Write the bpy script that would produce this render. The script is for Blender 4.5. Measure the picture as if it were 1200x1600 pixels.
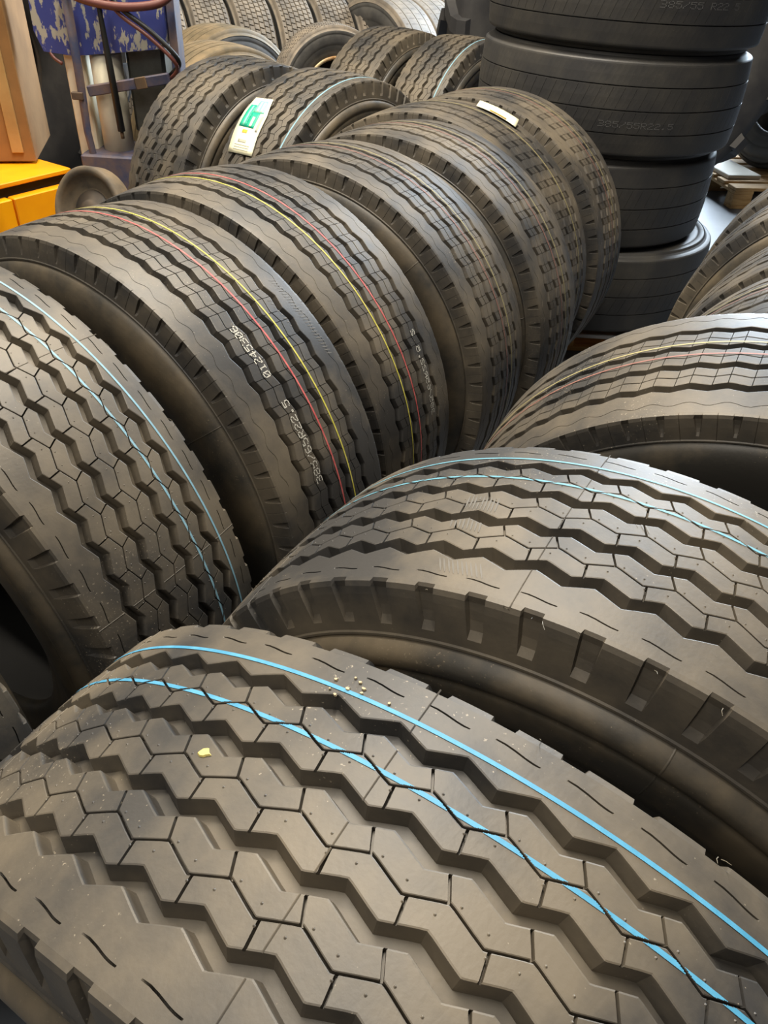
import bpy, math, random
from math import sin, cos, pi
from mathutils import Matrix, Vector
random.seed(7)
for o in list(bpy.data.objects): bpy.data.objects.remove(o)
SC = bpy.context.scene
COL = SC.collection

# ---------------------------------------------------------------- camera
CAM_H, PITCH, ROLL, FPX = 1.5344, 0.6709, 0.0632, 1177.0
cd = bpy.data.cameras.new('camera'); cam = bpy.data.objects.new('camera', cd); COL.objects.link(cam)
fw = Vector((0, cos(PITCH), -sin(PITCH))); rt0 = Vector((1, 0, 0)); up0 = rt0.cross(fw)
rt = rt0*cos(ROLL)+up0*sin(ROLL); up = -rt0*sin(ROLL)+up0*cos(ROLL)
m = Matrix((rt, up, -fw)).transposed().to_4x4(); m.translation = (0, 0, CAM_H)
cam.matrix_world = m
cd.sensor_fit = 'VERTICAL'; cd.sensor_height = 32.0; cd.lens = 32.0*FPX/1600.0
cd.clip_start = 0.02; cd.clip_end = 200
SC.camera = cam

# ---------------------------------------------------------------- light
W = bpy.data.worlds.new('hall_ambient'); SC.world = W; W.use_nodes = True
bg = W.node_tree.nodes['Background']; bg.inputs[0].default_value = (0.80, 0.82, 0.90, 1); bg.inputs[1].default_value = 0.045
def area(name, loc, size, size_y, power, color, target):
    l = bpy.data.lights.new(name, 'AREA'); l.shape = 'RECTANGLE'; l.size = size; l.size_y = size_y
    l.energy = power; l.color = color
    o = bpy.data.objects.new(name, l); COL.objects.link(o); o.location = loc
    d = Vector(target)-Vector(loc); o.rotation_euler = d.to_track_quat('-Z', 'Y').to_euler()
    return o
area('ceiling_lamp_light', (-1.6, -1.2, 4.6), 0.4, 3.0, 75, (1.0, 0.92, 0.80), (0.2, 1.2, 0.5))
area('ceiling_lamp_light', (-0.1, 2.3, 5.0), 0.4, 3.4, 320, (1.0, 0.91, 0.77), (-0.1, 2.0, 0))
area('ceiling_lamp_light', (-2.6, 3.6, 5.0), 0.5, 5.0, 240, (1.0, 0.86, 0.66), (-2.4, 3.6, 0))
area('doorway_daylight', (3.7, 9.6, 2.2), 2.6, 3.6, 1250, (0.72, 0.86, 1.0), (1.4, 3.4, 0.2))
area('high_window_light', (4.2, 9.3, 5.0), 3.6, 1.8, 440, (0.76, 0.88, 1.0), (0.6, 1.0, 0.8))
SC.view_settings.view_transform = 'Standard'; SC.view_settings.look = 'None'
SC.view_settings.exposure = 0.42; SC.view_settings.gamma = 1.0; SC.view_settings.use_curve_mapping = False

# ---------------------------------------------------------------- helpers
def srgb(r, g, b):
    f = lambda c: (c/255/12.92 if c/255 <= 0.04045 else ((c/255+0.055)/1.055)**2.4)
    return (f(r), f(g), f(b), 1)
def mat(name, col, rough=0.6, col2=None, scale=8, spots=None, spot_amt=0.0, bump=0.0, bscale=200, metal=0.0, spec=0.5, lo=.4, hi=.65, stretch=None):
    m = bpy.data.materials.new(name); m.use_nodes = True; nt = m.node_tree; N = nt.nodes; L = nt.links
    p = N['Principled BSDF']; p.inputs['Roughness'].default_value = rough; p.inputs['Metallic'].default_value = metal
    p.inputs['Specular IOR Level'].default_value = spec
    tc = N.new('ShaderNodeTexCoord'); src = tc.outputs['Object']
    oi = N.new('ShaderNodeObjectInfo')
    va = N.new('ShaderNodeVectorMath'); va.operation = 'ADD'; L.new(src, va.inputs[0]); 
    vm = N.new('ShaderNodeVectorMath'); vm.operation = 'SCALE'; vm.inputs[0].default_value = (7, 5, 3); L.new(oi.outputs['Random'], vm.inputs['Scale'])
    L.new(vm.outputs[0], va.inputs[1]); src = va.outputs[0]
    if stretch:
        mp = N.new('ShaderNodeMapping'); mp.inputs['Scale'].default_value = stretch; L.new(src, mp.inputs[0]); src = mp.outputs[0]
    cur = None
    if col2:
        n = N.new('ShaderNodeTexNoise'); n.inputs['Scale'].default_value = scale; n.inputs['Detail'].default_value = 6; n.inputs['Roughness'].default_value = .62
        L.new(src, n.inputs['Vector'])
        r = N.new('ShaderNodeMapRange'); r.inputs[1].default_value = lo; r.inputs[2].default_value = hi; L.new(n.outputs[0], r.inputs[0])
        mx = N.new('ShaderNodeMix'); mx.data_type = 'RGBA'; mx.inputs[6].default_value = col; mx.inputs[7].default_value = col2
        L.new(r.outputs[0], mx.inputs[0]); cur = mx.outputs[2]
        rr = N.new('ShaderNodeMapRange'); rr.inputs[3].default_value = rough-.06; rr.inputs[4].default_value = min(1, rough+.14); L.new(n.outputs[0], rr.inputs[0]); L.new(rr.outputs[0], p.inputs['Roughness'])
    if spots:
        n2 = N.new('ShaderNodeTexNoise'); n2.inputs['Scale'].default_value = 330; n2.inputs['Detail'].default_value = 2; L.new(src, n2.inputs['Vector'])
        n3 = N.new('ShaderNodeTexNoise'); n3.inputs['Scale'].default_value = 6; n3.inputs['Detail'].default_value = 3; L.new(src, n3.inputs['Vector'])
        ad = N.new('ShaderNodeMath'); ad.operation = 'MULTIPLY_ADD'; ad.inputs[1].default_value = .45; L.new(n3.outputs[0], ad.inputs[0]); L.new(n2.outputs[0], ad.inputs[2])
        r2 = N.new('ShaderNodeMapRange'); r2.inputs[1].default_value = 1.0-spot_amt; r2.inputs[2].default_value = 1.04-spot_amt; L.new(ad.outputs[0], r2.inputs[0])
        mx2 = N.new('ShaderNodeMix'); mx2.data_type = 'RGBA'; mx2.inputs[7].default_value = spots
        if cur: L.new(cur, mx2.inputs[6])
        else: mx2.inputs[6].default_value = col
        L.new(r2.outputs[0], mx2.inputs[0]); cur = mx2.outputs[2]
    if cur: L.new(cur, p.inputs['Base Color'])
    else: p.inputs['Base Color'].default_value = col
    if bump:
        nb = N.new('ShaderNodeTexNoise'); nb.inputs['Scale'].default_value = bscale; nb.inputs['Detail'].default_value = 4; L.new(src, nb.inputs['Vector'])
        b = N.new('ShaderNodeBump'); b.inputs['Strength'].default_value = bump; b.inputs['Distance'].default_value = .001
        L.new(nb.outputs[0], b.inputs['Height']); L.new(b.outputs[0], p.inputs['Normal'])
    return m

M = {}
M['tread'] = mat('new_rubber_tread', srgb(50, 49, 48), .48, srgb(95, 87, 74), 5, srgb(128, 120, 106), .035, .15, 260)
M['side'] = mat('new_rubber_side', srgb(52, 50, 46), .46, srgb(94, 84, 68), 7, srgb(110, 100, 84), .05, .2, 160)
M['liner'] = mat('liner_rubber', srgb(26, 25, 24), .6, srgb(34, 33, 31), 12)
M['stack'] = mat('stack_rubber', srgb(47, 47, 48), .5, srgb(62, 60, 56), 6, srgb(90, 86, 78), .05, .2, 200)
M['drive'] = mat('used_drive_rubber', srgb(104, 98, 90), .6, srgb(136, 126, 112), 8, None, 0, .3, 120)
M['used'] = mat('worn_rubber', srgb(66, 66, 66), .5, srgb(92, 90, 86), 6, None, 0, .3, 150)
M['usedtread'] = mat('worn_tan_tread', srgb(92, 82, 62), .65, srgb(120, 104, 78), 9, None, 0, .3, 150)
M['tractor'] = mat('tractor_rubber', srgb(38, 38, 40), .55, srgb(56, 55, 54), 5, None, 0, .3, 100)
M['blue'] = mat('blue_paint_line', srgb(58, 128, 162), .6, srgb(74, 142, 176), 60)
M['paleblue'] = mat('pale_blue_paint_line', srgb(110, 150, 168), .55, srgb(125, 165, 182), 60)
M['faintblue'] = mat('faint_blue_paint_line', srgb(84, 138, 156), .55, srgb(96, 150, 168), 60)
M['red'] = mat('red_paint_line', srgb(168, 70, 70), .55, srgb(190, 100, 96), 80)
M['yellow'] = mat('yellow_paint_line', srgb(176, 170, 60), .55, srgb(196, 186, 90), 80)
M['dullred'] = mat('dull_red_paint_line', srgb(128, 84, 76), .55, srgb(142, 102, 90), 80)
M['dullyellow'] = mat('dull_yellow_paint_line', srgb(150, 142, 92), .55, srgb(160, 150, 110), 80)
M['ink'] = mat('white_ink', srgb(196, 194, 184), .6)
M['greyink'] = mat('grey_ink', srgb(110, 110, 110), .6)
M['scuff'] = mat('chalky_scuff', srgb(92, 89, 84), .55)
M['hair'] = mat('rubber_hair', srgb(110, 104, 90), .6)

def link(name, verts, faces, material, parent=None, smooth=False, matrix=None):
    me = bpy.data.meshes.new(name); me.from_pydata(verts, [], faces); me.update()
    me.materials.append(material)
    if smooth: me.polygons.foreach_set('use_smooth', [True]*len(me.polygons))
    o = bpy.data.objects.new(name, me); COL.objects.link(o)
    if parent: o.parent = parent
    if matrix is not None: o.matrix_local = matrix
    return o
def use(name, me, parent, matrix):
    o = bpy.data.objects.new(name, me); COL.objects.link(o); o.parent = parent; o.matrix_local = matrix
    return o
def tag(o, label=None, cat=None, group=None, kind=None):
    if label: o['label'] = label
    if cat: o['category'] = cat
    if group: o['group'] = group
    if kind: o['kind'] = kind
    return o
def empty(name, loc, rot=(0, 0, 0)):
    o = bpy.data.objects.new(name, None); COL.objects.link(o); o.location = loc; o.rotation_euler = rot; o.empty_display_size = .1
    return o
class MB:
    def __init__(s): s.v = []; s.f = []
    def box(s, c, d, rz=0, rot=None, bevel=0):
        R_ = rot if rot is not None else Matrix.Rotation(rz, 3, 'Z')
        n = len(s.v)
        if bevel <= 0:
            for x in (-1, 1):
                for y in (-1, 1):
                    for z in (-1, 1):
                        s.v.append(tuple(Vector(c)+R_ @ Vector((x*d[0]/2, y*d[1]/2, z*d[2]/2))))
            s.f += [tuple(n+i for i in q) for q in ((0, 1, 3, 2), (4, 6, 7, 5), (0, 4, 5, 1), (2, 3, 7, 6), (0, 2, 6, 4), (1, 5, 7, 3))]
        else:
            b = bevel
            hx, hy, hz = d[0]/2, d[1]/2, d[2]/2
            ring = lambda ex, ey, z: [(ex, ey-0, z)]
            prof = [(b, -hz), (0, -hz+b), (0, hz-b), (b, hz)]
            for ins, z in prof:
                X, Y = hx-ins, hy-ins; cb = b if ins == 0 else b*.6
                for px, py in ((X-cb, -Y), (X, -Y+cb), (X, Y-cb), (X-cb, Y), (-X+cb, Y), (-X, Y-cb), (-X, -Y+cb), (-X+cb, -Y)):
                    s.v.append(tuple(Vector(c)+R_ @ Vector((px, py, z))))
            for k in range(3):
                for i in range(8):
                    a = n+k*8+i; b2 = n+k*8+(i+1) % 8
                    s.f.append((a, b2, b2+8, a+8))
            s.f.append(tuple(n+i for i in reversed(range(8)))); s.f.append(tuple(n+24+i for i in range(8)))
        return s
    def tube(s, pts, r, n=10, cap=True):
        pts = [Vector(p) for p in pts]; b0 = len(s.v); ref = None
        rs = r if isinstance(r, (list, tuple)) else [r]*len(pts)
        for i, p in enumerate(pts):
            t = (pts[min(i+1, len(pts)-1)]-pts[max(i-1, 0)]).normalized()
            if ref is None: ref = t.orthogonal().normalized()
            ref = (ref-t*ref.dot(t)).normalized(); bi = t.cross(ref)
            for k in range(n):
                a = 2*pi*k/n; s.v.append(tuple(p+(ref*cos(a)+bi*sin(a))*rs[i]))
        for i in range(len(pts)-1):
            for k in range(n):
                a = b0+i*n+k; b = b0+i*n+(k+1) % n
                s.f.append((a, b, b+n, a+n))
        if cap:
            s.f.append(tuple(b0+k for k in reversed(range(n)))); s.f.append(tuple(b0+(len(pts)-1)*n+k for k in range(n)))
        return s
    def lathe(s, prof, n=48, M_=None, closed=False):
        # prof: (radius, axial) around local X axis
        b0 = len(s.v); m = len(prof)
        for k in range(n):
            a = 2*pi*k/n
            for r, x in prof:
                v = Vector((x, r*cos(a), r*sin(a))); s.v.append(tuple(M_ @ v if M_ is not None else v))
        for k in range(n):
            k2 = (k+1) % n
            for i in range(m-1+(1 if closed else 0)):
                j = (i+1) % m
                s.f.append((b0+k*m+i, b0+k2*m+i, b0+k2*m+j, b0+k*m+j))
        return s
    def build(s, name, material, parent=None, smooth=False, matrix=None):
        return link(name, s.v, s.f, material, parent, smooth, matrix)
def hump(pts, n):   # smooth catmull curve
    out = []; P = [Vector(p) for p in pts]; P = [P[0]*2-P[1]]+P+[P[-1]*2-P[-2]]
    for i in range(1, len(P)-2):
        for k in range(n):
            t = k/n; a, b, c, d = P[i-1:i+3]
            out.append(.5*((2*b)+(c-a)*t+(2*a-5*b+4*c-d)*t*t+(3*b-a-3*c+d)*t**3))
    out.append(P[-2]); return out

# ---------------------------------------------------------------- tyre geometry
R = 0.536
def rad(a): return R-0.009*(a/0.15)**2
def P3(a, v, h=0.0):          # a across, v arc length, h height over the crown surface
    t = v/R; r = rad(a)+h
    return (a, r*cos(t), r*sin(t))

class Pattern:
    def __init__(s, npitch, amp, skew, grooves, thins, gw, gd, shear, seam=True):
        s.n = npitch; s.p = 2*pi*R/npitch; s.amp = amp; s.skew = skew; s.grooves = grooves; s.thins = thins; s.gw = gw; s.gd = gd; s.shear = shear
    def zig(s, vp):
        u = (vp/s.p) % 1.0
        u = abs(u-.5)*4-1      # 1 at u=0, -1 at u=.5
        return s.amp*max(-.95, min(.95, u))/.95
    def height(s, a, v):
        vp = v-s.skew*a; z = s.zig(vp)
        for g in s.grooves:
            if abs(a-z-g) < s.gw/2: return None
        for g in s.thins:
            if abs(a-z-g) < .0007: return None
        return 0.0

def build_tread(pat, half=.142, sip_w=.0011, sip_d=.006, thin_d=.007, sh_sipe=True, allsip=False):
    """structured grid: every pitch has rows A0-3 (sipe), C1 (corner), F1, C2 (corner), B0-3 (sipe), F2"""
    p = pat.p; q = p*.0; cols = []
    c = .07*p                                  # corner flats
    # col: (a, amp weight, sA, sB, mode)
    edge = half-.006
    def col(a, w, mode, sA=-.12*p, sB=.62*p): cols.append((a, w, sA, sB, mode))
    hw = pat.gw/2; G = pat.grooves; T = pat.thins
    col(-edge, 0, '')
    def shoulder(sign):
        g = G[-1] if sign > 0 else G[0]
        a0 = (abs(g)+hw+.004+pat.amp); a1 = edge
        ks = []
        am = a0+(a1-a0)*.58
        ks = [(a0+.001, .8, ''), (am-.0035, .25, '')]
        if sh_sipe: ks += [(am-.0008, .25, ''), (am-.0006, .25, 'w'), (am+.0006, .25, 'w'), (am+.0008, .25, '')]
        ks += [(am+.0035, .25, ''), ((am+a1)/2, 0, '')]
        if sign < 0: ks = [(-a, w, m_) for a, w, m_ in reversed(ks)]
        for a, w, m_ in ks: col(a, w, m_)
    shoulder(-1)
    allf = sorted([(g, 'g') for g in G]+[(t, 't') for t in T])
    for i, (x, kind) in enumerate(allf):
        if kind == 'g':
            # lower side edge is the upper-end of the half rib below (sipe mode A there: thin at max) ; upper side edge (mode B)
            lowsA = -.22*p if i > 0 else -.12*p
            col(x-hw-.0014, 1, 'A' if i > 0 else '', -.22*p, .62*p)
            col(x-hw-.0002, 1, 'Ac' if i > 0 else 'c', -.22*p, .62*p)
            col(x-hw+.0002, 1, 'c2', -.22*p, .62*p)
            col(x-hw+.0034, 1, 'g', -.15*p, .62*p)
            col(x+hw-.0034, 1, 'g', -.12*p, .66*p)
            col(x+hw-.0002, 1, 'c2', -.12*p, .68*p)
            col(x+hw+.0002, 1, 'Bc' if i < len(allf)-1 else 'c', -.12*p, .68*p)
            col(x+hw+.0014, 1, 'B' if i < len(allf)-1 else '', -.12*p, .68*p)
        else:
            # left half rib (below thin) carries B sipes, right half rib carries A sipes
            col(x-.0016, 1, 'B', -.12*p, .53*p); col(x-.0009, 1, 'Bc', -.12*p, .53*p)
            col(x-.0007, 1, 't', -.12*p, .53*p); col(x+.0007, 1, 't', -.03*p, .62*p)
            col(x+.0009, 1, 'Ac', -.03*p, .62*p); col(x+.0016, 1, 'A', -.03*p, .62*p)
    shoulder(1)
    col(edge, 0, '')
    cols.sort(key=lambda c: c[0])
    sw = sip_w
    if allsip:
        cols = [(a, w, -.03*p, .54*p, ('X' if m_ in ('A', 'B') else 'Xc' if m_ in ('Ac', 'Bc') else m_)) for a, w, _a, _b, m_ in cols]
    # rows
    RN = ['A', 'A1', 'A1', 'A', 'C', 'C', 'F', 'F', 'C', 'C', 'B', 'B1', 'B1', 'B', 'F', 'F']
    verts = []; nR = len(RN)
    for k in range(pat.n):
        for ri, rn in enumerate(RN):
            for (a, w, sA, sB, mode) in cols:
                if ri < 4: vp = sA+(-sw, -sw*.75, sw*.75, sw)[ri]
                elif ri == 4: vp = 0.0
                elif ri == 5: vp = c
                elif ri == 6: vp = .20*p
                elif ri == 7: vp = .34*p
                elif ri == 8: vp = .5*p-c*.0
                elif ri == 9: vp = .5*p+.002
                elif ri < 14: vp = max(sB, .5*p+.004)+(-sw, -sw*.75, sw*.75, sw)[ri-10]
                elif ri == 14: vp = max(.72*p, sB+.002)
                else: vp = .75*p
                vp += k*p
                z = pat.zig(vp)*w
                if mode in ('w', '') and w == .25: z = (.0038 if allsip else .0016)*sin(2*pi*(vp/p)+.6)
                h = 0.0
                if mode == 'g': h = -pat.gd
                elif mode == 'c': h = -.0005
                elif mode == 'c2': h = -.0016
                elif mode == 't': h = -thin_d
                elif mode == 'w' and allsip: h = -.0006
                elif mode == 'w': h = -.006 if ri in (6, 7, 8, 9, 10, 11, 12, 13) else 0
                if mode in ('Ac', 'Bc', 'Xc'): h = -.0004
                if mode in ('A', 'Ac', 'X', 'Xc') and rn == 'A1': h = -sip_d
                if mode in ('B', 'Bc', 'X', 'Xc') and rn == 'B1': h = -sip_d
                verts.append(P3(a+z, vp+pat.skew*a, h))
    nc = len(cols); nr = nR*pat.n; faces = []
    for r_ in range(nr):
        r2 = (r_+1) % nr
        for j in range(nc-1):
            faces.append((r_*nc+j, r_*nc+j+1, r2*nc+j+1, r2*nc+j))
    return verts, faces

def build_shoulder(pat, sign, slot, half=.142, wide=False):
    """rounded shoulder strip with recessed slots; slot = (width top, width bottom, depth, thin line?)"""
    e = half-.006
    path = [(e, rad(e)), (half-.001, rad(half)-.0004), (half+.0012, .5230), (half+.0028, .5165), (half+.0044, .5100), (half+.0058, .5030), (half+.007, .4965), (half+.008, .4915), (half+.0095, .4902), (half+.0095, .4880), (half+.008, .4862)]
    if wide: path = [(e, rad(e)), (half-.001, rad(half)-.0004), (half+.0018, .5225), (half+.004, .5140), (half+.006, .5040), (half+.008, .4930), (half+.010, .4820), (half+.0118, .4722), (half+.0135, .4705), (half+.0138, .4680), (half+.012, .4660)]
    verts = []; faces = []; p = pat.p; nc = len(path)
    ph = (.5 if sign < 0 else .0)*p+pat.skew*sign*half
    wt, wb, dp, thin = slot
    prof_w = [wt, wt, wt, (wt*3+wb)/4, (wt+wb)/2, (wt+wb*3)/4, wb, wb, wb, wb, wb]
    prof_d = [0, .5, 1, 1, 1, .8, .0, 0, 0, 0, 0] if wide else [0, .1, .9, 1, .9, .55, 0, 0, 0, 0, 0]
    rows = ['s0', 's1', 's2', 's3', 'f', 't0', 't1', 't2', 'f2']
    for k in range(pat.n):
        for rn in rows:
            for i, (a, r) in enumerate(path):
                w = prof_w[i]; e_ = .0016; d = 0
                if rn == 's0': v = -w/2
                elif rn == 's1': v = -w/2+e_; d = prof_d[i]*dp
                elif rn == 's2': v = w/2-e_; d = prof_d[i]*dp
                elif rn == 's3': v = w/2
                elif rn == 'f': v = (p/2-.0012+wt/2)/2
                elif rn == 't0': v = p/2-.0006
                elif rn == 't1': v = p/2; d = (.0012 if 1 <= i <= 7 else 0)*thin
                elif rn == 't2': v = p/2+.0006
                else: v = p*.5+(p/2-wt/2)/2
                t = (v+ph+k*p)/R; rr = r-d*.62
                verts.append((sign*(a-d*.8), rr*cos(t), rr*sin(t)))
    nr = len(rows)*pat.n
    for r_ in range(nr):
        r2 = (r_+1) % nr
        for j in range(nc-1):
            q = (r_*nc+j, r_*nc+j+1, r2*nc+j+1, r2*nc+j)
            faces.append(q if sign > 0 else q[::-1])
    return verts, faces
def build_smooth_shoulder(sign, half, n=180):
    e = half-.006; verts = []; faces = []
    path = [(e, rad(e)), (half-.001, rad(half)-.0006), (half+.003, .5225), (half+.006, .515), (half+.008, .506), (half+.013, .4985), (half+.022, .4925)]
    nc = len(path)
    for k in range(n):
        t = 2*pi*k/n
        for a, r in path: verts.append((sign*a, r*cos(t), r*sin(t)))
    for k in range(n):
        k2 = (k+1) % n
        for j in range(nc-1):
            q = (k*nc+j, k*nc+j+1, k2*nc+j+1, k2*nc+j); faces.append(q if sign > 0 else q[::-1])
    return verts, faces
def merge(*vf):
    V = []; F = []
    for v, f in vf:
        n = len(V); V += v; F += [tuple(i+n for i in q) for q in f]
    return V, F
def rowhelp():
    pass
def add_nubs(pat, V, F):      # the little moulding nubs near block corners and thin parting ridges
    for k in range(pat.n):
        for t in pat.thins:
            for s_, ph in ((1, .12), (-1, .55)):
                for dv, da in ((.0, .0045), (.36, .0085)):
                    vp = (k+ph+dv)*pat.p; a = t+pat.zig(vp)+s_*da
                    v = vp+pat.skew*t; n = len(V)
                    for q in range(6):
                        A = q*pi/3; V.append(P3(a+.0011*cos(A), v+.0011*sin(A), 0))
                    V.append(P3(a, v, .0009))
                    F += [(n+q, n+(q+1) % 6, n+6) for q in range(6)]
def add_seam(pat, V, F, v0, half=.141):
    N_ = 360; prev = None
    for i in range(N_+1):
        a = -half+2*half*i/N_; h = pat.height(a, v0)
        if h is None or abs(a) > half: prev = None; continue
        n = len(V); V += [P3(a, v0-.0007, .0001), P3(a, v0, .0006), P3(a, v0+.0007, .0001)]
        if prev is not None: F += [(prev, n, n+1, prev+1), (prev+1, n+1, n+2, prev+2)]
        prev = n
def stripe_mesh(pat, a0, w, name, material, h=.0006, N_=2400):
    V = []; F = []; prev = None; segs = 9
    for i in range(N_+1):
        v = 2*pi*R*i/N_
        ws = [a0+w*(k/segs-.5) for k in range(segs+1)]
        hs = [pat.height(a, v) for a in ws]
        n = len(V); V += [P3(a, v, h) for a in ws]
        if prev is not None:
            for k in range(segs):
                if None in (hs[k], hs[k+1], prev[1][k], prev[1][k+1]): continue
                F.append((prev[0]+k, prev[0]+k+1, n+k+1, n+k))
        prev = (n, hs)
    me = bpy.data.meshes.new(name); me.from_pydata(V, [], F); me.materials.append(material); return me

SIDE = [(.164, .4925), (.1655, .490), (.1668, .484), (.1668, .474), (.1655, .468), (.1635, .465), (.1645, .460), (.1665, .452), (.1672, .44), (.167, .425), (.164, .405), (.159, .385), (.1575, .383), (.157, .380), (.152, .360), (.146, .342), (.139, .326), (.1385, .322), (.134, .312), (.128, .300), (.124, .291), (.117, .286), (.107, .2845), (.103, .288), (.104, .298), (.112, .32), (.124, .35), (.135, .385), (.142, .42), (.143, .455), (.138, .485), (.125, .505)]
SIDE_W = [(.154, .4660), (.159, .4640), (.165, .4590), (.1695, .4520), (.171, .4450), (.170, .4395), (.1672, .4365), (.1668, .4345), (.169, .4320), (.1705, .4250), (.1705, .4150), (.1685, .4000), (.164, .385)]+SIDE[12:]
SIDE_2 = [(.150, .4862), (.1545, .4835), (.1590, .4770), (.1630, .4670), (.1655, .4560), (.1672, .444), (.1675, .430), (.166, .412), (.162, .395)]+SIDE[11:]
def side_mesh(name, sign, material, wide=1.0, n=200, SIDE=SIDE):
    V = []; F = []; m_ = len(SIDE)
    for k in range(n):
        t = 2*pi*k/n
        for a, r in SIDE: V.append((sign*a*wide, r*cos(t), r*sin(t)))
    for k in range(n):
        k2 = (k+1) % n
        for j in range(m_-1):
            q = (k*m_+j, k*m_+j+1, k2*m_+j+1, k2*m_+j); F.append(q if sign > 0 else q[::-1])
    # two thin moulding ridges across the sidewall, per segment
    for k in range(3):
        t0 = k*2*pi/3+.3; prev = None
        for a, r in SIDE[:18]:
            n0 = len(V)
            for dt in (-.0012, 0, .0012):
                t = t0+dt/r; e = .0008 if dt == 0 else 0.0001
                V.append((sign*(a*wide+e), (r+e)*cos(t), (r+e)*sin(t)))
            if prev is not None: F += [(prev, prev+1, n0+1, n0), (prev+1, prev+2, n0+2, n0+1)]
            prev = n0
    me = bpy.data.meshes.new(name); me.from_pydata(V, [], F); me.materials.append(material)
    me.polygons.foreach_set('use_smooth', [True]*len(me.polygons)); return me
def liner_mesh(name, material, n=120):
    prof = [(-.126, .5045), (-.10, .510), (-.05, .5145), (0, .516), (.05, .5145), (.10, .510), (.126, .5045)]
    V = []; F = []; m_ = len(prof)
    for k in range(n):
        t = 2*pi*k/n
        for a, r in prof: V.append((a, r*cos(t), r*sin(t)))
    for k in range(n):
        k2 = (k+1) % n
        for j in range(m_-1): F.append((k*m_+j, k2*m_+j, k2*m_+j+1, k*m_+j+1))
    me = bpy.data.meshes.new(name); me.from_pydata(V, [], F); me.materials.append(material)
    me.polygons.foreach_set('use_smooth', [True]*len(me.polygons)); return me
def mk(name, vf, material):
    me = bpy.data.meshes.new(name); me.from_pydata(vf[0], [], vf[1]); me.materials.append(material); me.update(); return me

PAT1 = Pattern(60, .0054, .22, [-.0855, -.0285, .0285, .0855], [-.057, 0, .057], .0155, .0150, 0)
PAT2 = Pattern(65, .0032, .09, [-.0795, -.0265, .0265, .0795], [-.053, 0, .053], .0142, .0135, 0)
t1 = merge(build_tread(PAT1), build_shoulder(PAT1, -1, (.021, .018, .0068, 0), wide=True), build_shoulder(PAT1, 1, (.021, .018, .0068, 0), wide=True))
add_nubs(PAT1, *t1)
for k in range(9): add_seam(PAT1, t1[0], t1[1], k*2*pi*R/9-.0245)
t2 = merge(build_tread(PAT2, sip_w=.0006, allsip=True), build_shoulder(PAT2, -1, (.0125, .006, .0055, 1)), build_shoulder(PAT2, 1, (.0125, .006, .0055, 1)))
ME = {}
ME['tread1'] = mk('tread', t1, M['tread']); ME['tread2'] = mk('tread', t2, M['tread'])
ME['sideL'] = side_mesh('sidewall', -1, M['side'], SIDE=SIDE_2); ME['sideR'] = side_mesh('sidewall', 1, M['side'], SIDE=SIDE_2)
ME['side1L'] = side_mesh('sidewall', -1, M['side'], SIDE=SIDE_W); ME['side1R'] = side_mesh('sidewall', 1, M['side'], SIDE=SIDE_W)
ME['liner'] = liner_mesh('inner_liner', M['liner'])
# regional tread of the flat-stacked tyres: three straight grooves and faint slanted sipes
def build_rib_tread(grooves, npitch, gw, gd, sipw, sipd, slope, half, stagger=0.0, sip_shoulder=True, margin=.004):
    p = 2*pi*R/npitch; cols = []; e = half-.006
    xs = [-e]+[g for g in grooves]+[e]
    for i in range(len(xs)-1):
        a0 = xs[i]+(gw/2 if i > 0 else 0); a1 = xs[i+1]-(gw/2 if i < len(xs)-2 else 0)
        sh = (i == 0 or i == len(xs)-2)
        st = stagger*(i % 2)*p
        m_ = 's' if (sip_shoulder or not sh) else ''
        if i > 0: cols.append((a0-.0008, st, 'g'))
        cols += [(a0, st, ''), (a0+margin, st, ''), (a0+margin+.0004, st, m_), ((a0+a1)/2, st, m_), (a1-margin-.0004, st, m_), (a1-margin, st, ''), (a1, st, '')] if margin > 0 else [(a0, st, m_), ((a0+a1)/2, st, m_), (a1, st, m_)]
        if i < len(xs)-2: cols.append((a1+.0008, st, 'g'))
    V = []; F = []; nc = len(cols)
    for k in range(npitch):
        for ri in range(5):
            for a, st, m_ in cols:
                v = (-sipw, -sipw*.8, sipw*.8, sipw, p*.5)[ri]+k*p+st+slope*a
                h = -gd if m_ == 'g' else (-sipd if (m_ == 's' and ri in (1, 2)) else 0)
                V.append(P3(a, v, h))
    nr = 5*npitch
    for r_ in range(nr):
        r2 = (r_+1) % nr
        for j in range(nc-1): F.append((r_*nc+j, r_*nc+j+1, r2*nc+j+1, r2*nc+j))
    return V, F
ME['tread3'] = mk('tread', merge(build_rib_tread([-.078, 0, .078], 80, .004, .008, .0009, .0012, .35, .150, sip_shoulder=False), build_smooth_shoulder(-1, .150), build_smooth_shoulder(1, .150)), M['stack'])
ME['side3L'] = side_mesh('sidewall', -1, M['stack'], 1.03); ME['side3R'] = side_mesh('sidewall', 1, M['stack'], 1.03)
ME['tread4'] = mk('tread', merge(build_rib_tread([-.09, -.054, -.018, .018, .054, .09], 80, .008, .012, .0045, .012, .28, .118, stagger=.5, margin=0), build_smooth_shoulder(-1, .118), build_smooth_shoulder(1, .118)), M['drive'])
ME['side4L'] = side_mesh('sidewall', -1, M['used'], .93); ME['side4R'] = side_mesh('sidewall', 1, M['used'], .93)
ME['side4Ln'] = side_mesh('sidewall', -1, M['used'], .855); ME['side4Rn'] = side_mesh('sidewall', 1, M['used'], .855)
ME['tread5'] = mk('tread', merge(build_rib_tread([-.075, -.025, .025, .075], 60, .008, .004, .0008, .0004, .1, .135, sip_shoulder=False), build_smooth_shoulder(-1, .135), build_smooth_shoulder(1, .135)), M['usedtread'])
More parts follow.
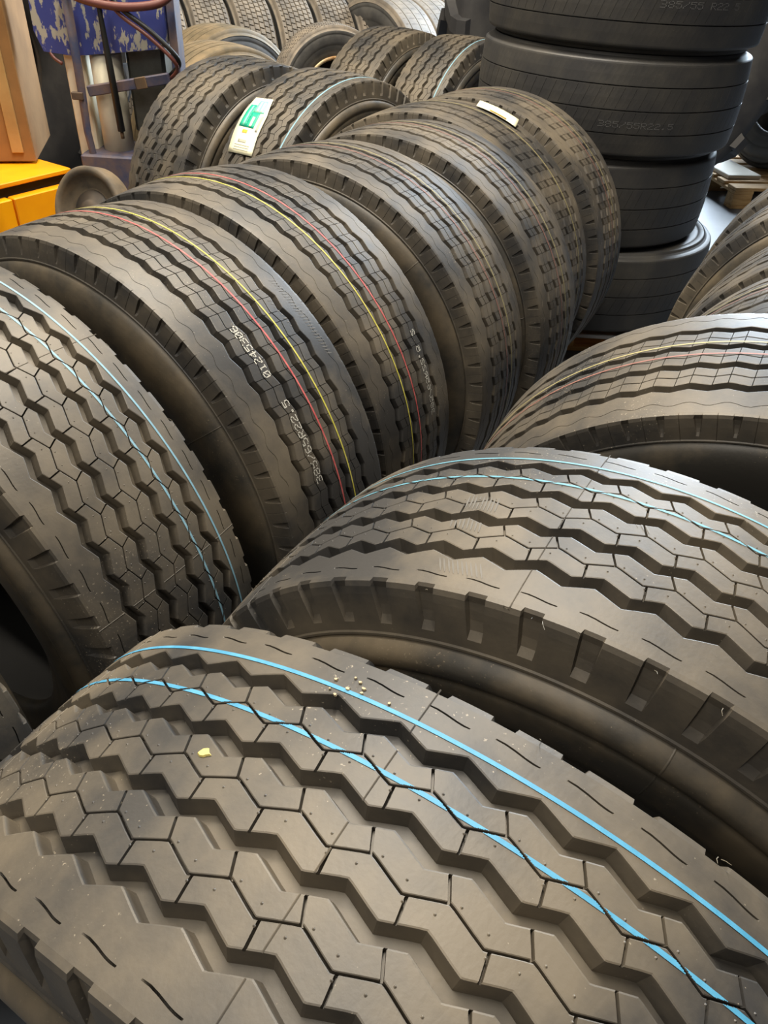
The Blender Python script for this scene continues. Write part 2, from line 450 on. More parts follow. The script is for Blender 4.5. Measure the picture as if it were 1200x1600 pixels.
ME['tread6'] = mk('tread', merge(build_rib_tread([-.08, 0.0, .08], 70, .007, .010, .0012, .004, .1, .135, sip_shoulder=True, margin=.012), build_smooth_shoulder(-1, .135), build_smooth_shoulder(1, .135)), M['drive'])
KIND = {1: ('tread1', 'side1L', 'side1R'), 2: ('tread2', 'sideL', 'sideR'), 3: ('tread3', 'side3L', 'side3R'), 4: ('tread4', 'side4Ln', 'side4Rn'), 5: ('tread5', 'side4L', 'side4R'), 6: ('tread6', 'side4L', 'side4R')}
S1 = {}
def stripe_of(pat, key, a0, w, mname):
    k = (key, round(a0, 4), w, mname)
    if k not in S1: S1[k] = stripe_mesh(pat, a0, w, 'painted_stripe', M[mname])
    return S1[k]
STR_LABEL = {'blue': 'bright blue painted line', 'paleblue': 'pale blue painted line', 'faintblue': 'faint blue painted line', 'red': 'red painted line', 'yellow': 'yellow painted line', 'dullred': 'dull red painted line', 'dullyellow': 'dull yellow painted line'}

def tyre(kind, cx, cy, yaw, lean=0.0, phase=None, stripes=(), label='', group=None, name='truck_tire', scale=1.0):
    """upright tyre; (cx,cy) wheel centre, yaw = heading of its axle, phase = arc position (m) of the pattern"""
    sp = (random.random()*2*pi) if phase is None else phase/R
    ax = Vector((cos(yaw)*cos(lean), sin(yaw)*cos(lean), sin(lean))); e1 = Vector((-sin(yaw), cos(yaw), 0)); e2 = ax.cross(e1)
    c = Vector((cx, cy, R*scale)); base = c-e2*R*scale
    root = empty(name, base); root.matrix_world = Matrix.Translation(base) @ Matrix((ax, e1, e2)).transposed().to_4x4() @ Matrix.Scale(scale, 4)
    mtx = Matrix.Translation((0, 0, R)) @ Matrix.Rotation(sp, 4, 'X')
    add_parts(kind, root, mtx, stripes)
    return tag(root, label, 'tire', group)
def add_parts(kind, root, mtx, stripes=()):
    t_, l_, r_ = KIND[kind]
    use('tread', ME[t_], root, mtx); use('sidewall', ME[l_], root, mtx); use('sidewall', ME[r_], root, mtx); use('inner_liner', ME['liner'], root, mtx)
    pat = PAT1 if kind == 1 else PAT2
    for a0, w, mn in stripes:
        s = use('painted_stripe', stripe_of(pat, kind, a0, w, mn), root, mtx); s['label'] = STR_LABEL[mn]
def flat_tyre(kind, x, y, z, label, group=None, spin=0.0, hw=.172):
    root = empty('truck_tire', (x, y, z))
    mtx = Matrix.Translation((0, 0, hw)) @ Matrix.Rotation(spin, 4, 'Z') @ Matrix.Rotation(-pi/2, 4, 'Y')
    add_parts(kind, root, mtx); return tag(root, label, 'tire', group), mtx

# ---------------------------------------------------------------- dot lettering
FONT = {'0': '01110 10001 10011 10101 11001 10001 01110', '1': '00100 01100 00100 00100 00100 00100 01110', '2': '01110 10001 00001 00110 01000 10000 11111',
 '3': '11110 00001 00001 01110 00001 00001 11110', '4': '00010 00110 01010 10010 11111 00010 00010', '5': '11111 10000 11110 00001 00001 10001 01110',
 '6': '01110 10000 10000 11110 10001 10001 01110', '8': '01110 10001 10001 01110 10001 10001 01110', '9': '01110 10001 10001 01111 00001 00001 01110',
 '/': '00001 00001 00010 00100 01000 10000 10000', '.': '00000 00000 00000 00000 00000 01100 01100', 'R': '11110 10001 10001 11110 10100 10010 10001', ' ': '00000 00000 00000 00000 00000 00000 00000',
 'T': '11111 00100 00100 00100 00100 00100 00100', 'X': '10001 10001 01010 00100 01010 10001 10001', 'K': '10001 10010 10100 11000 10100 10010 10001'}
def dots(text, pat, a_base, v0, adv, hgt, up, dirv, dot=.0011):
    """a_base: baseline position across; up: sign of the letters' up direction in a; dirv: writing direction in v"""
    V = []; F = []
    for i, ch in enumerate(text):
        rows = FONT[ch].split()
        for r_, row in enumerate(rows):
            for c_, b in enumerate(row):
                if b != '1': continue
                a = a_base+up*(6-r_)/6*hgt; v = v0+dirv*(i*adv+c_/4*adv*.68)
                if pat and pat.height(a, v) is None: continue
                n = len(V)
                for da, dv in ((-1, -1), (1, -1), (1, 1), (-1, 1)): V.append(P3(a+da*dot*.75, v+dv*dot, .0007))
                F.append((n, n+1, n+2, n+3))
    return V, F
def lift(o, spin_mtx): o.matrix_local = spin_mtx

# ================================================================ STRUCTURE
M['floor'] = mat('workshop_floor', srgb(78, 82, 88), .5, srgb(100, 104, 110), 1.6, None, 0, .3, 40)
M['wall'] = mat('workshop_wall', srgb(70, 68, 62), .8, srgb(84, 80, 72), 2)
b = MB(); b.box((1.0, 5.0, -.05), (12, 14, .1)); tag(b.build('floor', M['floor']), kind='structure')
b = MB(); b.box((-1.2, 10.1, 2.0), (7.6, .2, 4.0)); tag(b.build('wall_back', M['wall']), kind='structure')
b = MB(); b.box((-4.1, 5.0, 2.0), (.2, 10.0, 4.0)); tag(b.build('wall_left', M['wall']), kind='structure')

# ================================================================ TYRES
NEAR1 = lambda col: [(.1044, .0036, col), (.0545, .0042, col)]
T1 = tyre(1, .0381, .2639, 1.0576, .0814, .8267, [(.1044, .0036, 'blue'), (.0570, .0036, 'blue')], 'wide truck tire closest to the camera with two bright blue lines on its tread', name='truck_tire')
T2 = tyre(1, .2680, .5741, 1.0640, .0256, .7790, [(.1044, .0030, 'faintblue'), (.0555, .0034, 'faintblue')], 'wide truck tire directly behind the closest one, deep slots along its grey shoulder')
TA = tyre(1, -.7436, 1.0671, 1.0631, .0132, 1.1289, [(.1044, .0034, 'paleblue'), (.0565, .0036, 'paleblue')], 'left truck tire with two pale blue lines, front of the long row')
TZ = tyre(1, -.955, .70, 1.0631, .0, None, [], 'dark truck tire cut off by the left edge below the pale blue lined one')
RY = [(.0054, .0036, 'red'), (.0398, .0032, 'yellow')]
DRY = [(.0054, .0034, 'dullred'), (.0398, .0032, 'dullyellow')]
TB = tyre(2, -.5259, 1.3989, 1.0263, .0031, 1.1547, RY, 'truck tire with white dotted size print and a red and a yellow line')
TC = tyre(2, -.3819, 1.7146, 1.0402+pi, -.0109, None, RY, 'truck tire with the yellow line left of the red line, next behind the dotted print')
TD = tyre(2, -.1790, 2.0197, 1.1071, -.0118, None, DRY, 'truck tire in the middle of the row with a wide dark gap before its sidewall')
TE = tyre(2, .0156, 2.3344, 1.0718, -.0107, None, DRY, 'truck tire third from the far end of the long row, with pinkish and yellow lines')
TF = tyre(2, .1085, 2.6700, 1.0821, 0, None, [(.0398, .0036, 'dullyellow')], 'truck tire near the row end with a small white paper tag on its tread')
TG = tyre(2, .2888, 2.9716, 1.0859, 0, None, DRY, 'last truck tire of the long row, right in front of the tall stack')
T3 = tyre(2, .6551, 1.0555, 1.1895, .146, None, DRY, 'right truck tire with dusty brown shoulder and pink line, behind the slotted one')
I0 = tyre(2, 1.03, 1.37, 1.06, 0, None, DRY, 'truck tire barely showing at the right edge above the dusty shouldered one')
I1 = tyre(2, 1.2122, 1.6947, 1.0517, 0, None, [], 'nearest of the three truck tires leaning out of the right edge in the middle')
I2 = tyre(2, 1.3703, 2.1062, 1.0538, 0, None, [], 'second of the three truck tires at the right edge, with bright upper rim')
I3 = tyre(2, 1.5444, 2.4467, 1.0506, 0, None, [], 'farthest of the three truck tires at the right edge beside the bright floor')
TP = tyre(1, -.6473, 3.3247, -.6038, 0, None, [], 'upright truck tire beside the blue machine, its notched shoulder turned right')
TQ = tyre(1, -.2968, 3.1519, -.6098, -.022, None, [(.1044, .005, 'paleblue')], 'upright truck tire carrying the white and green paper label')
TR = tyre(1, -.09, 4.64, -.60, 0, None, [], 'upright truck tire behind the labelled one, left of the pair at the back')
TS = tyre(1, .265, 4.47, -.60, 0, None, [(.1044, .005, 'paleblue')], 'upright truck tire with a pale line just left of the tall stack')

# ================================================================ STACK
SX, SY = .825, 3.61
ST = ['bottom truck tire of the tall stack, resting on the wooden pallet', 'second truck tire from the bottom of the tall stack', 'third tire from the bottom in the stack, with bright glints along its right edge', 'topmost visible truck tire of the tall stack, with faint grey print']
for i, (dx, dy, zb) in enumerate([(.05, -.01, .150), (-.03, .01, .497), (-.005, .0, .844), (0, 0, 1.191)]):
    o, mt = flat_tyre(3, SX+dx, SY+dy, zb, ST[i], 'flat stacked tires', spin=i*1.3)
    if i >= 2:
        # faint ink facing the camera
        v0 = R*0.0
        vs = []
        sp = i*1.3
        # world direction (-y) in mesh angle
        inv = mt.to_3x3().inverted(); d = inv @ Vector((0.18, -1, 0)); ang = math.atan2(d.z, d.y)
        a_b = -.03 if i == 3 else -.055
        V, F = dots('385/55 R22 5' if i == 3 else '385/55R22.5', None, a_b, ang*R-(.10 if i == 3 else .22), .026, .018, 1, 1, .0014)
        link('printed_marking', V, F, M['greyink'], o, False, mt)['label'] = 'faint grey dotted print'

# ================================================================ MARKS ON THE LONG ROW
def mtx_of(tyre_): return [c for c in tyre_.children if c.name.startswith('tread')][0].matrix_local.copy()
def unspin(phase): return phase
def marks(tyre_, phase, V, F, mname, label):
    # v is measured like the pattern's, in the tyre's own frame before spin
    o = link('printed_marking', V, F, M[mname], tyre_, False, Matrix.Translation((0, 0, R))); o['label'] = label
# dotted size print; letters climb backwards along the rib
PB = Pattern(65, .0038, .09, [g for g in PAT2.grooves], [t for t in PAT2.thins], .0145, .012, 0)
class Shift:
    def __init__(s, pat, ph): s.pat = pat; s.ph = ph
    def height(s, a, v): return s.pat.height(a, v-s.ph)
V1, F1 = dots('385/65R22.5', Shift(PAT2, 1.1547), -.0370, 1.494, .0150, .0135, -1, -1)
V2, F2 = dots('01245306', Shift(PAT2, 1.1547), -.0390, 1.284, .0134, .0135, -1, -1)
marks(TB, 0, V1, F1, 'ink', 'white dotted size print'); marks(TB, 0, V2, F2, 'ink', 'white dotted number')
V1, F1 = dots('385/65R22.5', None, -.0500, pi*R-1.575, .0150, .0125, -1, 1)
V2, F2 = dots('2', None, -.0540, pi*R-1.388, .0150, .0125, -1, 1)
marks(TC, 0, V1, F1, 'ink', 'white dotted size print'); marks(TC, 0, V2, F2, 'ink', 'single white dotted character')
def scuffs(tyre_, phase, pat, spots):
    for a0, v0, n_, da, dv, la, lv in spots:
        V = []; F = []
        for i in range(n_):
            a = a0+da*i+random.uniform(-.001, .001); v = v0+dv*i
            prev = None
            for k in range(9):
                t = k/8; aa = a+la*t; vv = v+lv*t
                if pat.height(aa, vv-phase) is None: prev = None; continue
                w = .0011*sin(pi*(.1+.8*t)); n = len(V); V += [P3(aa, vv-w, .0004), P3(aa, vv+w, .0004)]
                if prev is not None: F.append((prev, n, n+1, prev+1))
                prev = n
        o = link('chalk_scuff', V, F, M['scuff'], tyre_, False, Matrix.Translation((0, 0, R))); o['label'] = 'row of pale rub marks'
scuffs(TB, 1.1547, PAT2, [(.105, 1.13, 26, .0002, .0068, .016, .004), (.064, 1.165, 8, .0006, .0085, .010, .003)])
scuffs(T2, .779, PAT1, [(.012, .640, 9, -.0003, .0045, -.026, .006), (-.10, .660, 10, 0, .0050, -.018, .010), (.036, .790, 7, -.002, .0062, -.014, .008), (-.03, .640, 8, -.0003, .0050, -.02, .006)])
# stray moulding hairs along the shoulders of the near tyres
def hairs(tyre_, n_, a0):
    for k in range(n_):
        v = random.uniform(.5, 1.3); L_ = random.uniform(.006, .014); s = random.choice((-1, 1))
        p0 = Vector(P3(a0, v, -.001)); d = Vector((random.uniform(-1, .2), random.uniform(-.5, .5), random.uniform(.2, 1))).normalized()
        b = MB(); b.tube([p0, p0+d*L_*.5, p0+d*L_+Vector((0, random.uniform(-.003, .003), -.002))], [.00035, .0003, .00015], 4)
        b.build('moulding_hair', M['hair'], tyre_, False, Matrix.Translation((0, 0, R)))
hairs(T2, 10, -.144); hairs(TA, 6, .142); hairs(T1, 5, .1425)
# crumbs of dirt lying on the tread
M['crumb'] = mat('yellow_crumb', srgb(200, 184, 110), .8); M['crumb2'] = mat('tan_crumb', srgb(176, 160, 130), .9)
def crumb(tyre_, a, v, r, mname, label, n_=1):
    b = MB()
    for q in range(n_):
        aa = a+random.gauss(0, r*.9)*(q > 0); vv = v+random.gauss(0, r*1.6)*(q > 0); rr = r*(1 if q == 0 else random.uniform(.3, .6))
        n = len(b.v); N_ = 9
        pts = [(rr*random.uniform(.6, 1.2)) for _ in range(N_)]
        for h_, sc in ((.0, 1), (.0016, .8)):
            for k in range(N_): b.v.append(P3(aa+pts[k]*sc*.7*cos(2*pi*k/N_), vv+pts[k]*sc*sin(2*pi*k/N_), h_+.0003))
        for k in range(N_): b.f.append((n+k, n+(k+1) % N_, n+N_+(k+1) % N_, n+N_+k))
        b.f.append(tuple(n+N_+k for k in range(N_)))
    o = b.build('dirt_crumb', M[mname]); bpy.context.view_layer.update()
    o.matrix_world = tyre_.matrix_world @ Matrix.Translation((0, 0, R))
    return tag(o, label, 'crumb')
bpy.context.view_layer.update()
crumb(T1, .0107, .675, .0062, 'crumb', 'yellow crumb on the closest tire between its middle grooves')
CR = random.Random(3)
for k in range(9):
    c_ = crumb(T1, .1069+CR.gauss(0, .006), .7363+CR.gauss(0, .012), CR.uniform(.0012, .0024), 'crumb2', 'tiny tan dirt crumb beside the bright blue line of the closest tire'); c_['group'] = 'crumbs by the blue line'

# ---------------------------------------------------------------- paper labels on tyres
M['paper'] = mat('label_paper', srgb(226, 222, 190), .55, srgb(214, 212, 186), 30)
M['teal'] = mat('label_teal', srgb(0, 160, 130), .5); M['mint'] = mat('label_mint', srgb(120, 205, 175), .5); M['amber'] = mat('label_amber', srgb(226, 170, 50), .5); M['inkgrey'] = mat('label_grey', srgb(165, 165, 150), .6)
def paper(tyre_, outline, h, mname, name, parent=None, rise=None, n=12, thick=.0006):
    """outline: list of (a, v) polygon given as left and right edges; bent over the crown"""
    L_, R_ = outline; V = []; F = []
    def lerp(pl, t):
        x = t*(len(pl)-1); i = min(int(x), len(pl)-2); f = x-i
        return pl[i][0]*(1-f)+pl[i+1][0]*f, pl[i][1]*(1-f)+pl[i+1][1]*f
    for lay in (0, 1):
        for k in range(n+1):
            t = k/n; a0, v0 = lerp(L_, t); a1, v1 = lerp(R_, t)
            for j in range(5):
                u = j/4; hh = h+(rise(t, u) if rise else 0)+lay*thick
                V.append(P3(a0*(1-u)+a1*u, v0*(1-u)+v1*u, hh))
    m_ = (n+1)*5
    for k in range(n):
        for j in range(4):
            q = k*5+j; F += [(q, q+1, q+6, q+5), (m_+q, m_+q+5, m_+q+6, m_+q+1)]
    for k in range(n): F += [(k*5, k*5+5, m_+k*5+5, m_+k*5), (k*5+4, m_+k*5+4, m_+k*5+9, k*5+9)]
    F += [(j, m_+j, m_+j+1, j+1) for j in range(4)]+[(n*5+j, n*5+j+1, m_+n*5+j+1, m_+n*5+j) for j in range(4)]
    return link(name, V, F, M[mname], parent or tyre_, True, Matrix.Translation((0, 0, R)) if parent is None else None)
LQ = ([(-.125, 1.128), (-.132, 1.20), (-.124, 1.28), (-.110, 1.352)], [(-.042, 1.124), (-.014, 1.20), (-.004, 1.28), (.008, 1.347)])
pl = paper(TQ, LQ, .004, 'paper', 'paper_label'); pl['label'] = 'white and green paper label'
def sub(a0, a1, t0, t1, mname, name, h=.0050):
    def at(t):
        x = t*3; i = min(int(x), 2); f = x-i
        l = [LQ[0][i][q]*(1-f)+LQ[0][i+1][q]*f for q in (0, 1)]; r = [LQ[1][i][q]*(1-f)+LQ[1][i+1][q]*f for q in (0, 1)]
        return [(l[0]*(1-u)+r[0]*u, l[1]*(1-u)+r[1]*u) for u in (a0, a1)]
    A_ = [at(t0+(t1-t0)*k/3) for k in range(4)]
    return paper(TQ, ([q[0] for q in A_], [q[1] for q in A_]), h, mname, name, parent=pl, n=6, thick=.0003)
sub(.10, .40, .16, .56, 'teal', 'green_panel'); sub(.36, .72, .30, .56, 'teal', 'green_panel'); sub(.40, .84, .06, .30, 'mint', 'green_panel')
sub(.22, .30, .18, .54, 'mint', 'text_line', .0055); sub(.50, .60, .38, .54, 'paper', 'text_line', .0055); sub(.52, .58, .09, .28, 'paper', 'text_line', .0055); sub(.68, .74, .09, .28, 'paper', 'text_line', .0055)
sub(.34, .54, .60, .65, 'amber', 'amber_mark'); sub(.30, .62, .76, .81, 'inkgrey', 'text_line'); sub(.82, .90, .34, .60, 'inkgrey', 'text_line')
for k in range(3): sub(.2, .8, .85+.04*k, .862+.04*k, 'inkgrey', 'text_line')
LF = ([(.062, .925), (.064, 1.00), (.066, 1.07)], [(.108, .915), (.114, .99), (.118, 1.055)])
pf = paper(TF, LF, .006, 'paper', 'paper_label', rise=lambda t, u: .010*u); pf['label'] = 'small white paper tag'
paper(TF, ([(.0645, .97), (.0655, 1.0), (.0665, 1.03)], [(.072, .97), (.073, 1.0), (.074, 1.03)]), .0095, 'amber', 'amber_mark', parent=pf, thick=.0003)

# ================================================================ WOODEN PALLETS
M['wood'] = mat('pallet_wood', srgb(214, 164, 98), .7, srgb(178, 130, 72), 5, None, 0, .4, 60, stretch=(1, 8, 8))
M['wood2'] = mat('pallet_wood_pale', srgb(190, 156, 106), .7, srgb(158, 122, 78), 5, None, 0, .4, 60, stretch=(1, 8, 8))
def pallet(x, y, rz, mname, label, L_=1.2, W_=1.0):
    r = empty('wooden_pallet', (x, y, 0), (0, 0, rz)); m_ = M[mname]
    for i in range(3):
        b = MB(); b.box((0, (i-1)*(W_/2-.05), .011), (L_, .10, .022), bevel=.003); b.build('bottom_board', m_, r)
        for j in range(3):
            b = MB(); b.box(((j-1)*(L_/2-.072), (i-1)*(W_/2-.05), .0605), (.145, .10, .077), bevel=.004); b.build('block', m_, r)
    for j in range(3):
        b = MB(); b.box(((j-1)*(L_/2-.072), 0, .110), (.145, W_, .022), bevel=.003); b.build('stringer_board', m_, r)
    for i in range(6):
        b = MB(); b.box((0, -W_/2+.06+i*(W_-.12)/5, .1325), (L_, .12, .022), bevel=.003); b.build('deck_board', m_, r)
    return tag(r, label, 'pallet')
pallet(.73, 3.75, .03, 'wood', 'wooden pallet carrying the tall stack of flat tires', 1.0, 1.08)
pallet(2.85, 6.25, .15, 'wood2', 'pale wooden pallet on the bright floor at the right, holding one tire', 1.2, 1.0)
pw = tyre(3, 2.80, 6.35, .35, 0, None, [], 'dark tire standing on the pale pallet at the right edge')
pw.location.z += .1435
M['card'] = mat('cardboard', srgb(136, 100, 56), .8, srgb(116, 84, 46), 3); M['cardpale'] = mat('cardboard_pale', srgb(168, 136, 84), .8, srgb(150, 118, 70), 4)
M['white'] = mat('white_sheet', srgb(214, 206, 190), .7)
b = MB(); b.box((2.42, 6.16, .158), (.26, .5, .028), .2, bevel=.004); tag(b.build('cardboard_sheet', M['white']), 'pale flat sheet lying on the bright pallet', 'sheet')

# ================================================================ TRACTOR TYRE BEHIND THE STACK
def tractor(x, y, yaw, Rt, wd, label, nl=20, lean=0):
    r = empty('tractor_tire', (x, y, 0), (lean, 0, yaw)); C = Matrix.Translation((0, 0, Rt))
    h = wd/2
    prof = [(Rt-.045, 0), (Rt-.048, h*.45), (Rt-.065, h*.85), (Rt-.085, h*.97), (Rt-.14, h*1.02), (Rt-.22, h*1.03), (Rt-.30, h*.98), (Rt-.36, h*.86), (Rt-.40, h*.78), (Rt-.405, h*.72), (Rt-.39, h*.68), (Rt-.30, h*.84), (Rt-.2, h*.92), (Rt-.12, h*.88), (Rt-.085, h*.6), (Rt-.08, 0)]
    full = prof+[(a, -b_) for a, b_ in reversed(prof[1:-1])]
    b = MB(); b.lathe(full, 96, closed=True); b.build('carcass', M['tractor'], r, True, C)
    V = []; F = []
    for k in range(nl):
        for s in (-1, 1):
            t0 = 2*pi*(k+(.5 if s > 0 else 0))/nl
            st = [(.0, -.01, .0), (.25, .05, 0), (.55, .11, 0), (.88, .165, -.012), (1.05, .18, -.045), (1.09, .185, -.10)]
            n = len(V)
            for i, (fa, dt, dr) in enumerate(st):
                w = .036+.014*i/5; a = s*h*fa; ro = Rt+dr*.9-(.0 if i < 3 else .006); ri = Rt+dr*1.0-.055
                if i >= 4: ri = ro-.03
                for (wt, rr, aa) in ((w*1.3, ri, a*.93), (w, ro, a), (-w, ro, a), (-w*1.3, ri, a*.93)):
                    t = t0+dt+wt/Rt*.8; V.append((aa, rr*cos(t), rr*sin(t)))
            for i in range(len(st)-1):
                for j in range(4):
                    q = (n+i*4+j, n+i*4+(j+1) % 4, n+i*4+4+(j+1) % 4, n+i*4+4+j); F.append(q)
            F += [(n, n+1, n+2, n+3), (n+20, n+23, n+22, n+21)]
    link('lug_tread', V, F, M['tractor'], r, False, C)
    # rim disc
    b = MB(); b.lathe([(Rt-.395, h*.70), (Rt-.42, h*.70), (Rt-.44, h*.5), (Rt-.46, h*.2), (.12, h*.15), (.10, h*.3), (.001, h*.3)], 64); b.build('wheel_disc', M['disc'], r, True, C)
    return tag(r, label, 'tire')
M['disc'] = mat('dark_steel', srgb(60, 58, 56), .5, srgb(84, 72, 60), 8, metal=.3)
tractor(1.22, 5.38, -pi/2+.12, 1.08, .56, 'huge lugged tractor tire standing behind the tall stack')
tractor(3.5, 7.6, -pi/2-.5, .80, .44, 'dark tractor tire cut off by the upper right corner')

# ================================================================ TYRES AT THE BACK
DL = ['leftmost of the seven block-tread tires in the back row, mostly behind the blue machine', 'second from the left of the seven block-tread tires in the back row', 'third from the left of the seven block-tread tires in the back row', 'middle one of the seven block-tread tires in the back row', 'fifth from the left of the seven block-tread tires in the back row', 'sixth from the left of the seven block-tread tires in the back row', 'rightmost of the seven block-tread tires, next to the dark round opening']
for k in range(7):
    tyre(4, -2.10+k*.275, 6.12+k*.135, .46, 0, None, [], DL[k])
BL = ['used ribbed tire with its dark opening showing, beside the back row', 'used ribbed tire in the middle of the back group of three', 'used ribbed tire partly behind the black tractor tire']
for k in range(3):
    tyre(6, -.22+k*.21, 6.60+k*.20, .76, 0, None, [], BL[k])
tyre(5, -.96, 4.28, -.70, 0, None, [], 'worn tan treaded tire with a smooth grey sidewall behind the notched pair', name='worn_tire', scale=.935)
tyre(5, -1.10, 5.02, -.70, 0, None, [], 'worn brownish tire just right of the blue machine', name='worn_tire', scale=.93)
# smaller wheel with a pale rim
r = tyre(4, -.47, 5.02, -1.12, .0, None, [], 'used wheel with a cream rim ring propped up behind the upright pair', name='used_wheel', scale=.64)
r.location.z += .352
rc = empty('wooden_crate', (-.47, 5.02, 0))
for k in range(3):
    b = MB(); b.box((0, 0, .058+k*.117), (.22, .22, .112), .3, bevel=.004); b.build('board_ring', M['wood'], rc)
tag(rc, 'wooden crate under the wheel with the cream rim', 'crate')
M['cream'] = mat('cream_rim', srgb(196, 178, 140), .45, srgb(150, 110, 66), 10)
mt = Matrix.Translation((0, 0, R))
b = MB(); b.lathe([(.292, .128), (.300, .136), (.292, .142), (.276, .140), (.268, .126), (.262, .06), (.256, -.10)], 72); b.build('rim', M['cream'], r, True, mt)
b = MB(); b.lathe([(.256, -.02), (.22, .0), (.18, .03), (.14, .032), (.135, .01), (.11, .01)], 48); b.build('wheel_disc', M['disc'], r, True, mt)

# ================================================================ BLUE PRESS
M['bluepaint'] = mat('chipped_blue_paint', srgb(52, 62, 128), .5, srgb(160, 158, 146), 26, lo=.555, hi=.585, stretch=(1, 1, .45))
M['bluegrey'] = mat('worn_blue_steel', srgb(60, 66, 92), .5, srgb(108, 90, 82), 9)
M['creampaint'] = mat('cream_paint', srgb(222, 216, 196), .5, srgb(204, 196, 172), 4)
M['steel'] = mat('grey_steel', srgb(96, 100, 96), .4, srgb(70, 72, 66), 7, metal=.4)
M['black'] = mat('black_rubber', srgb(26, 27, 26), .5); M['redhose'] = mat('red_hose', srgb(98, 56, 50), .5)
M['rust'] = mat('rusty_steel', srgb(104, 82, 58), .7, srgb(70, 60, 52), 10)
r = empty('tire_press', (-1.30, 3.78, 0)); Z0 = Matrix.Translation((1.30, -3.78, 0))
def bp(name, mname, fn, sm=False):
    b = MB(); fn(b); return b.build(name, M[mname], r, sm, Z0)
# body panel: bevelled box with cut lower left corner
def panel(b):
    out = [(-1.60, 1.45), (-1.612, 1.07), (-1.585, .995), (-1.46, .985), (-1.29, 1.004), (-1.083, 1.03), (-1.05, 1.06), (-1.05, 1.45)]
    n = len(b.v); m_ = len(out)
    for dy, sc in ((0, .985), (.012, 1), (.16, 1)):
        for x, z in out: b.v.append((-1.33+(x+1.33)*sc, 3.70+dy, 1.2+(z-1.2)*sc))
    for l in range(2):
        for k in range(m_): b.f.append((n+l*m_+k, n+l*m_+(k+1) % m_, n+(l+1)*m_+(k+1) % m_, n+(l+1)*m_+k))
    b.f.append(tuple(n+k for k in range(m_))); b.f.append(tuple(n+2*m_+k for k in reversed(range(m_))))
bp('body_panel', 'bluepaint', panel)
bp('front_tube', 'bluegrey', lambda b: b.tube([(-1.425, 3.66, 1.5), (-1.43, 3.66, .93), (-1.437, 3.66, .70), (-1.42, 3.66, .50), (-1.42, 3.66, .02)], [.018, .018, .016, .014, .014], 14), True)
bp('column', 'creampaint', lambda b: b.box((-1.475, 3.80, .50), (.085, .12, .98), bevel=.006))
bp('cylinder', 'creampaint', lambda b: b.lathe([(.001, .0), (.050, 0), (.068, .006), (.068, .395), (.050, .402), (.001, .402)], 32, Matrix.Translation((-1.345, 3.78, .60)) @ Matrix.Rotation(-pi/2, 4, 'Y')), True)
bp('reservoir', 'steel', lambda b: b.box((-1.17, 3.84, .86), (.17, .14, .36), bevel=.015))
bp('cross_bar', 'bluegrey', lambda b: b.box((-1.23, 3.69, .893), (.37, .03, .042), rot=Matrix.Rotation(-.19, 3, 'Y'), bevel=.004))
bp('bar_clamp', 'rust', lambda b: b.box((-1.17, 3.672, .905), (.05, .012, .046), rot=Matrix.Rotation(-.19, 3, 'Y'), bevel=.003))
bp('bar_clamp', 'rust', lambda b: b.box((-1.447, 3.645, .845), (.05, .02, .03), bevel=.003))
rod = bp('lever_rod', 'black', lambda b: b.tube([(-1.285, 3.62, 1.5), (-1.283, 3.62, 1.15), (-1.277, 3.62, .98), (-1.268, 3.62, .72)], [.010, .010, .014, .016], 12), True)
bp('rod_tip', 'rust', lambda b: b.tube([(-1.268, 3.62, .72), (-1.267, 3.62, .69)], .008, 10), True)
bp('side_post', 'bluegrey', lambda b: b.box((-1.025, 3.78, .75), (.035, .10, 1.46), bevel=.004))
bp('base_box', 'bluegrey', lambda b: b.box((-1.33, 3.78, .31), (.30, .30, .60), bevel=.008))
H1 = hump([(-1.25, 3.62, 1.24), (-1.19, 3.62, 1.175), (-1.09, 3.62, 1.11), (-1.005, 3.63, 1.035), (-.990, 3.66, .99), (-1.03, 3.70, .95), (-1.06, 3.76, .93)], 6)
bp('black_hose', 'black', lambda b: b.tube(H1, .010, 10), True)
bp('red_hose', 'redhose', lambda b: b.tube([p+Vector((-.008, -.004, -.020)) for p in H1], .008, 10), True)
H2 = hump([(-1.45, 3.64, 1.25), (-1.36, 3.62, 1.205), (-1.2, 3.61, 1.185), (-1.05, 3.62, 1.20), (-.98, 3.66, 1.24)], 6)
bp('red_hose', 'redhose', lambda b: b.tube(H2, .016, 10), True)
bp('red_hose', 'redhose', lambda b: b.tube(hump([(-1.57, 3.72, 1.02), (-1.545, 3.70, .98), (-1.51, 3.70, .955)], 5), .007, 8), True)
tag(r, 'chipped blue and cream workshop press with hoses, top left behind the tires', 'machine')

# ================================================================ CARTONS, CABINET, DISC, DARK TYRE
r = empty('cardboard_box', (-2.06, 3.82, .56))
Z1 = Matrix.Translation((2.06, -3.82, -.56))
def cb(name, mname, c, d, rz=0.25, bev=.004):
    b = MB(); b.box(c, d, rz, bevel=bev); return b.build(name, M[mname], r, False, Z1)
cb('carton', 'card', (-2.06, 3.82, 1.03), (.62, .50, .94))
ux, uy = cos(.25), sin(.25)
def front(du, dz, w, h_, mname, name, out=.256):
    cx = -2.06+ux*du+uy*out; cy = 3.82+uy*du-ux*out
    cb(name, mname, (cx, cy, dz), (w, .012, h_), .25, .002)
front(.24, .95, .05, .7, 'cardpale', 'wooden_strip'); front(.0, .83, .44, .05, 'cardpale', 'wooden_strip'); front(.0, 1.12, .44, .05, 'cardpale', 'wooden_strip')
tag(r, 'brown carton with pale strips at the left edge above the orange cabinet', 'box')
M['orange'] = mat('orange_paint', srgb(250, 168, 0), .42, srgb(238, 150, 0), 2); M['blackgap'] = mat('dark_gap', srgb(18, 16, 14), .8)
fx, fy = .514, .857; nx, ny = .857, -.514
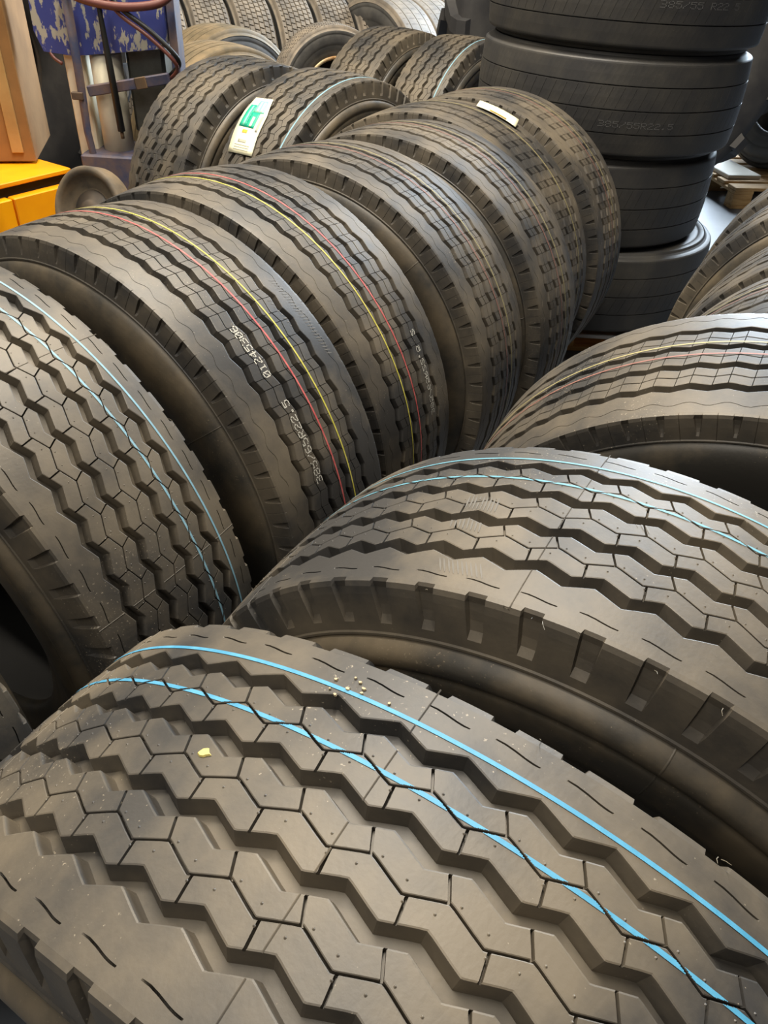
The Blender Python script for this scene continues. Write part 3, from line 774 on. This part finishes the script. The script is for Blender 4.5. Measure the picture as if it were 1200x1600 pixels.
r = empty('orange_cabinet', (-1.9, 3.3, 0)); Z2 = Matrix.Translation((1.9, -3.3, 0)); rzc = math.atan2(fy, fx)
def oc(name, mname, s0, s1, dep0, dep1, z0, z1, bev=.004, parent=None):
    s = (s0+s1)/2; d = (dep0+dep1)/2
    c = (-1.712+fx*s-nx*d, 3.326+fy*s-ny*d, (z0+z1)/2)
    b = MB(); b.box(c, (s1-s0, dep1-dep0, z1-z0), rzc, bevel=bev)
    return b.build(name, M[mname], parent or r, False, Z2 if parent is None else None)
oc('body', 'blackgap', -.75, .34, .02, .40, 0, .53)
oc('top_tray', 'orange', -.75, .35, .0, .42, .53, .55)
for s0, s1 in ((-.75, -.30), (-.29, .005), (.015, .35)):
    for z0, z1 in ((.345, .490), (.19, .335), (.035, .18)):
        d = oc('drawer', 'orange', s0, s1, -.03, .02, z0, z1)
tag(r, 'bright orange metal drawer cabinet at the left edge', 'cabinet')
M['bluebox'] = mat('blue_plastic', srgb(30, 84, 150), .45)
b = MB(); b.box((-1.70, 3.12, .645), (.12, .12, .07), .9, bevel=.01); tag(b.build('plastic_bin', M['bluebox']), 'small blue plastic bin in front of the orange cabinet', 'bin')
tractor(-2.42, 4.62, -pi/2+.1, .86, .46, 'large black tractor tire behind the carton and the blue machine')
# rusty disc
M['discface'] = mat('rust_brown', srgb(112, 98, 78), .7, srgb(72, 66, 58), 7)
r = empty('brake_drum', (-1.150, 2.80, .625)); 
rot = Matrix.Rotation(-1.95, 4, 'Z') @ Matrix.Rotation(-.3, 4, 'Y')
b = MB(); b.lathe([(.150, -.07), (.155, -.06), (.155, .0), (.150, .006), (.134, .006), (.128, -.004), (.120, -.03), (.085, -.035), (.080, -.028), (.001, -.028)], 56, rot); b.build('drum', M['discface'], r, True)
b = MB(); b.lathe([(.078, -.028), (.074, -.018), (.045, -.016), (.040, -.004), (.001, -.004)], 40, rot); b.build('hub', M['disc'], r, True)
tag(r, 'round rusty brake drum standing in front of the orange cabinet', 'drum')
r2 = empty('wooden_crate', (-1.19, 2.76, 0))
for k in range(4):
    b = MB(); b.box((0, 0, .06+k*.115), (.20, .18, .10), .2, bevel=.004); b.build('board_ring', M['wood'], r2)
tag(r2, 'wooden crate under the rusty brake drum', 'crate')
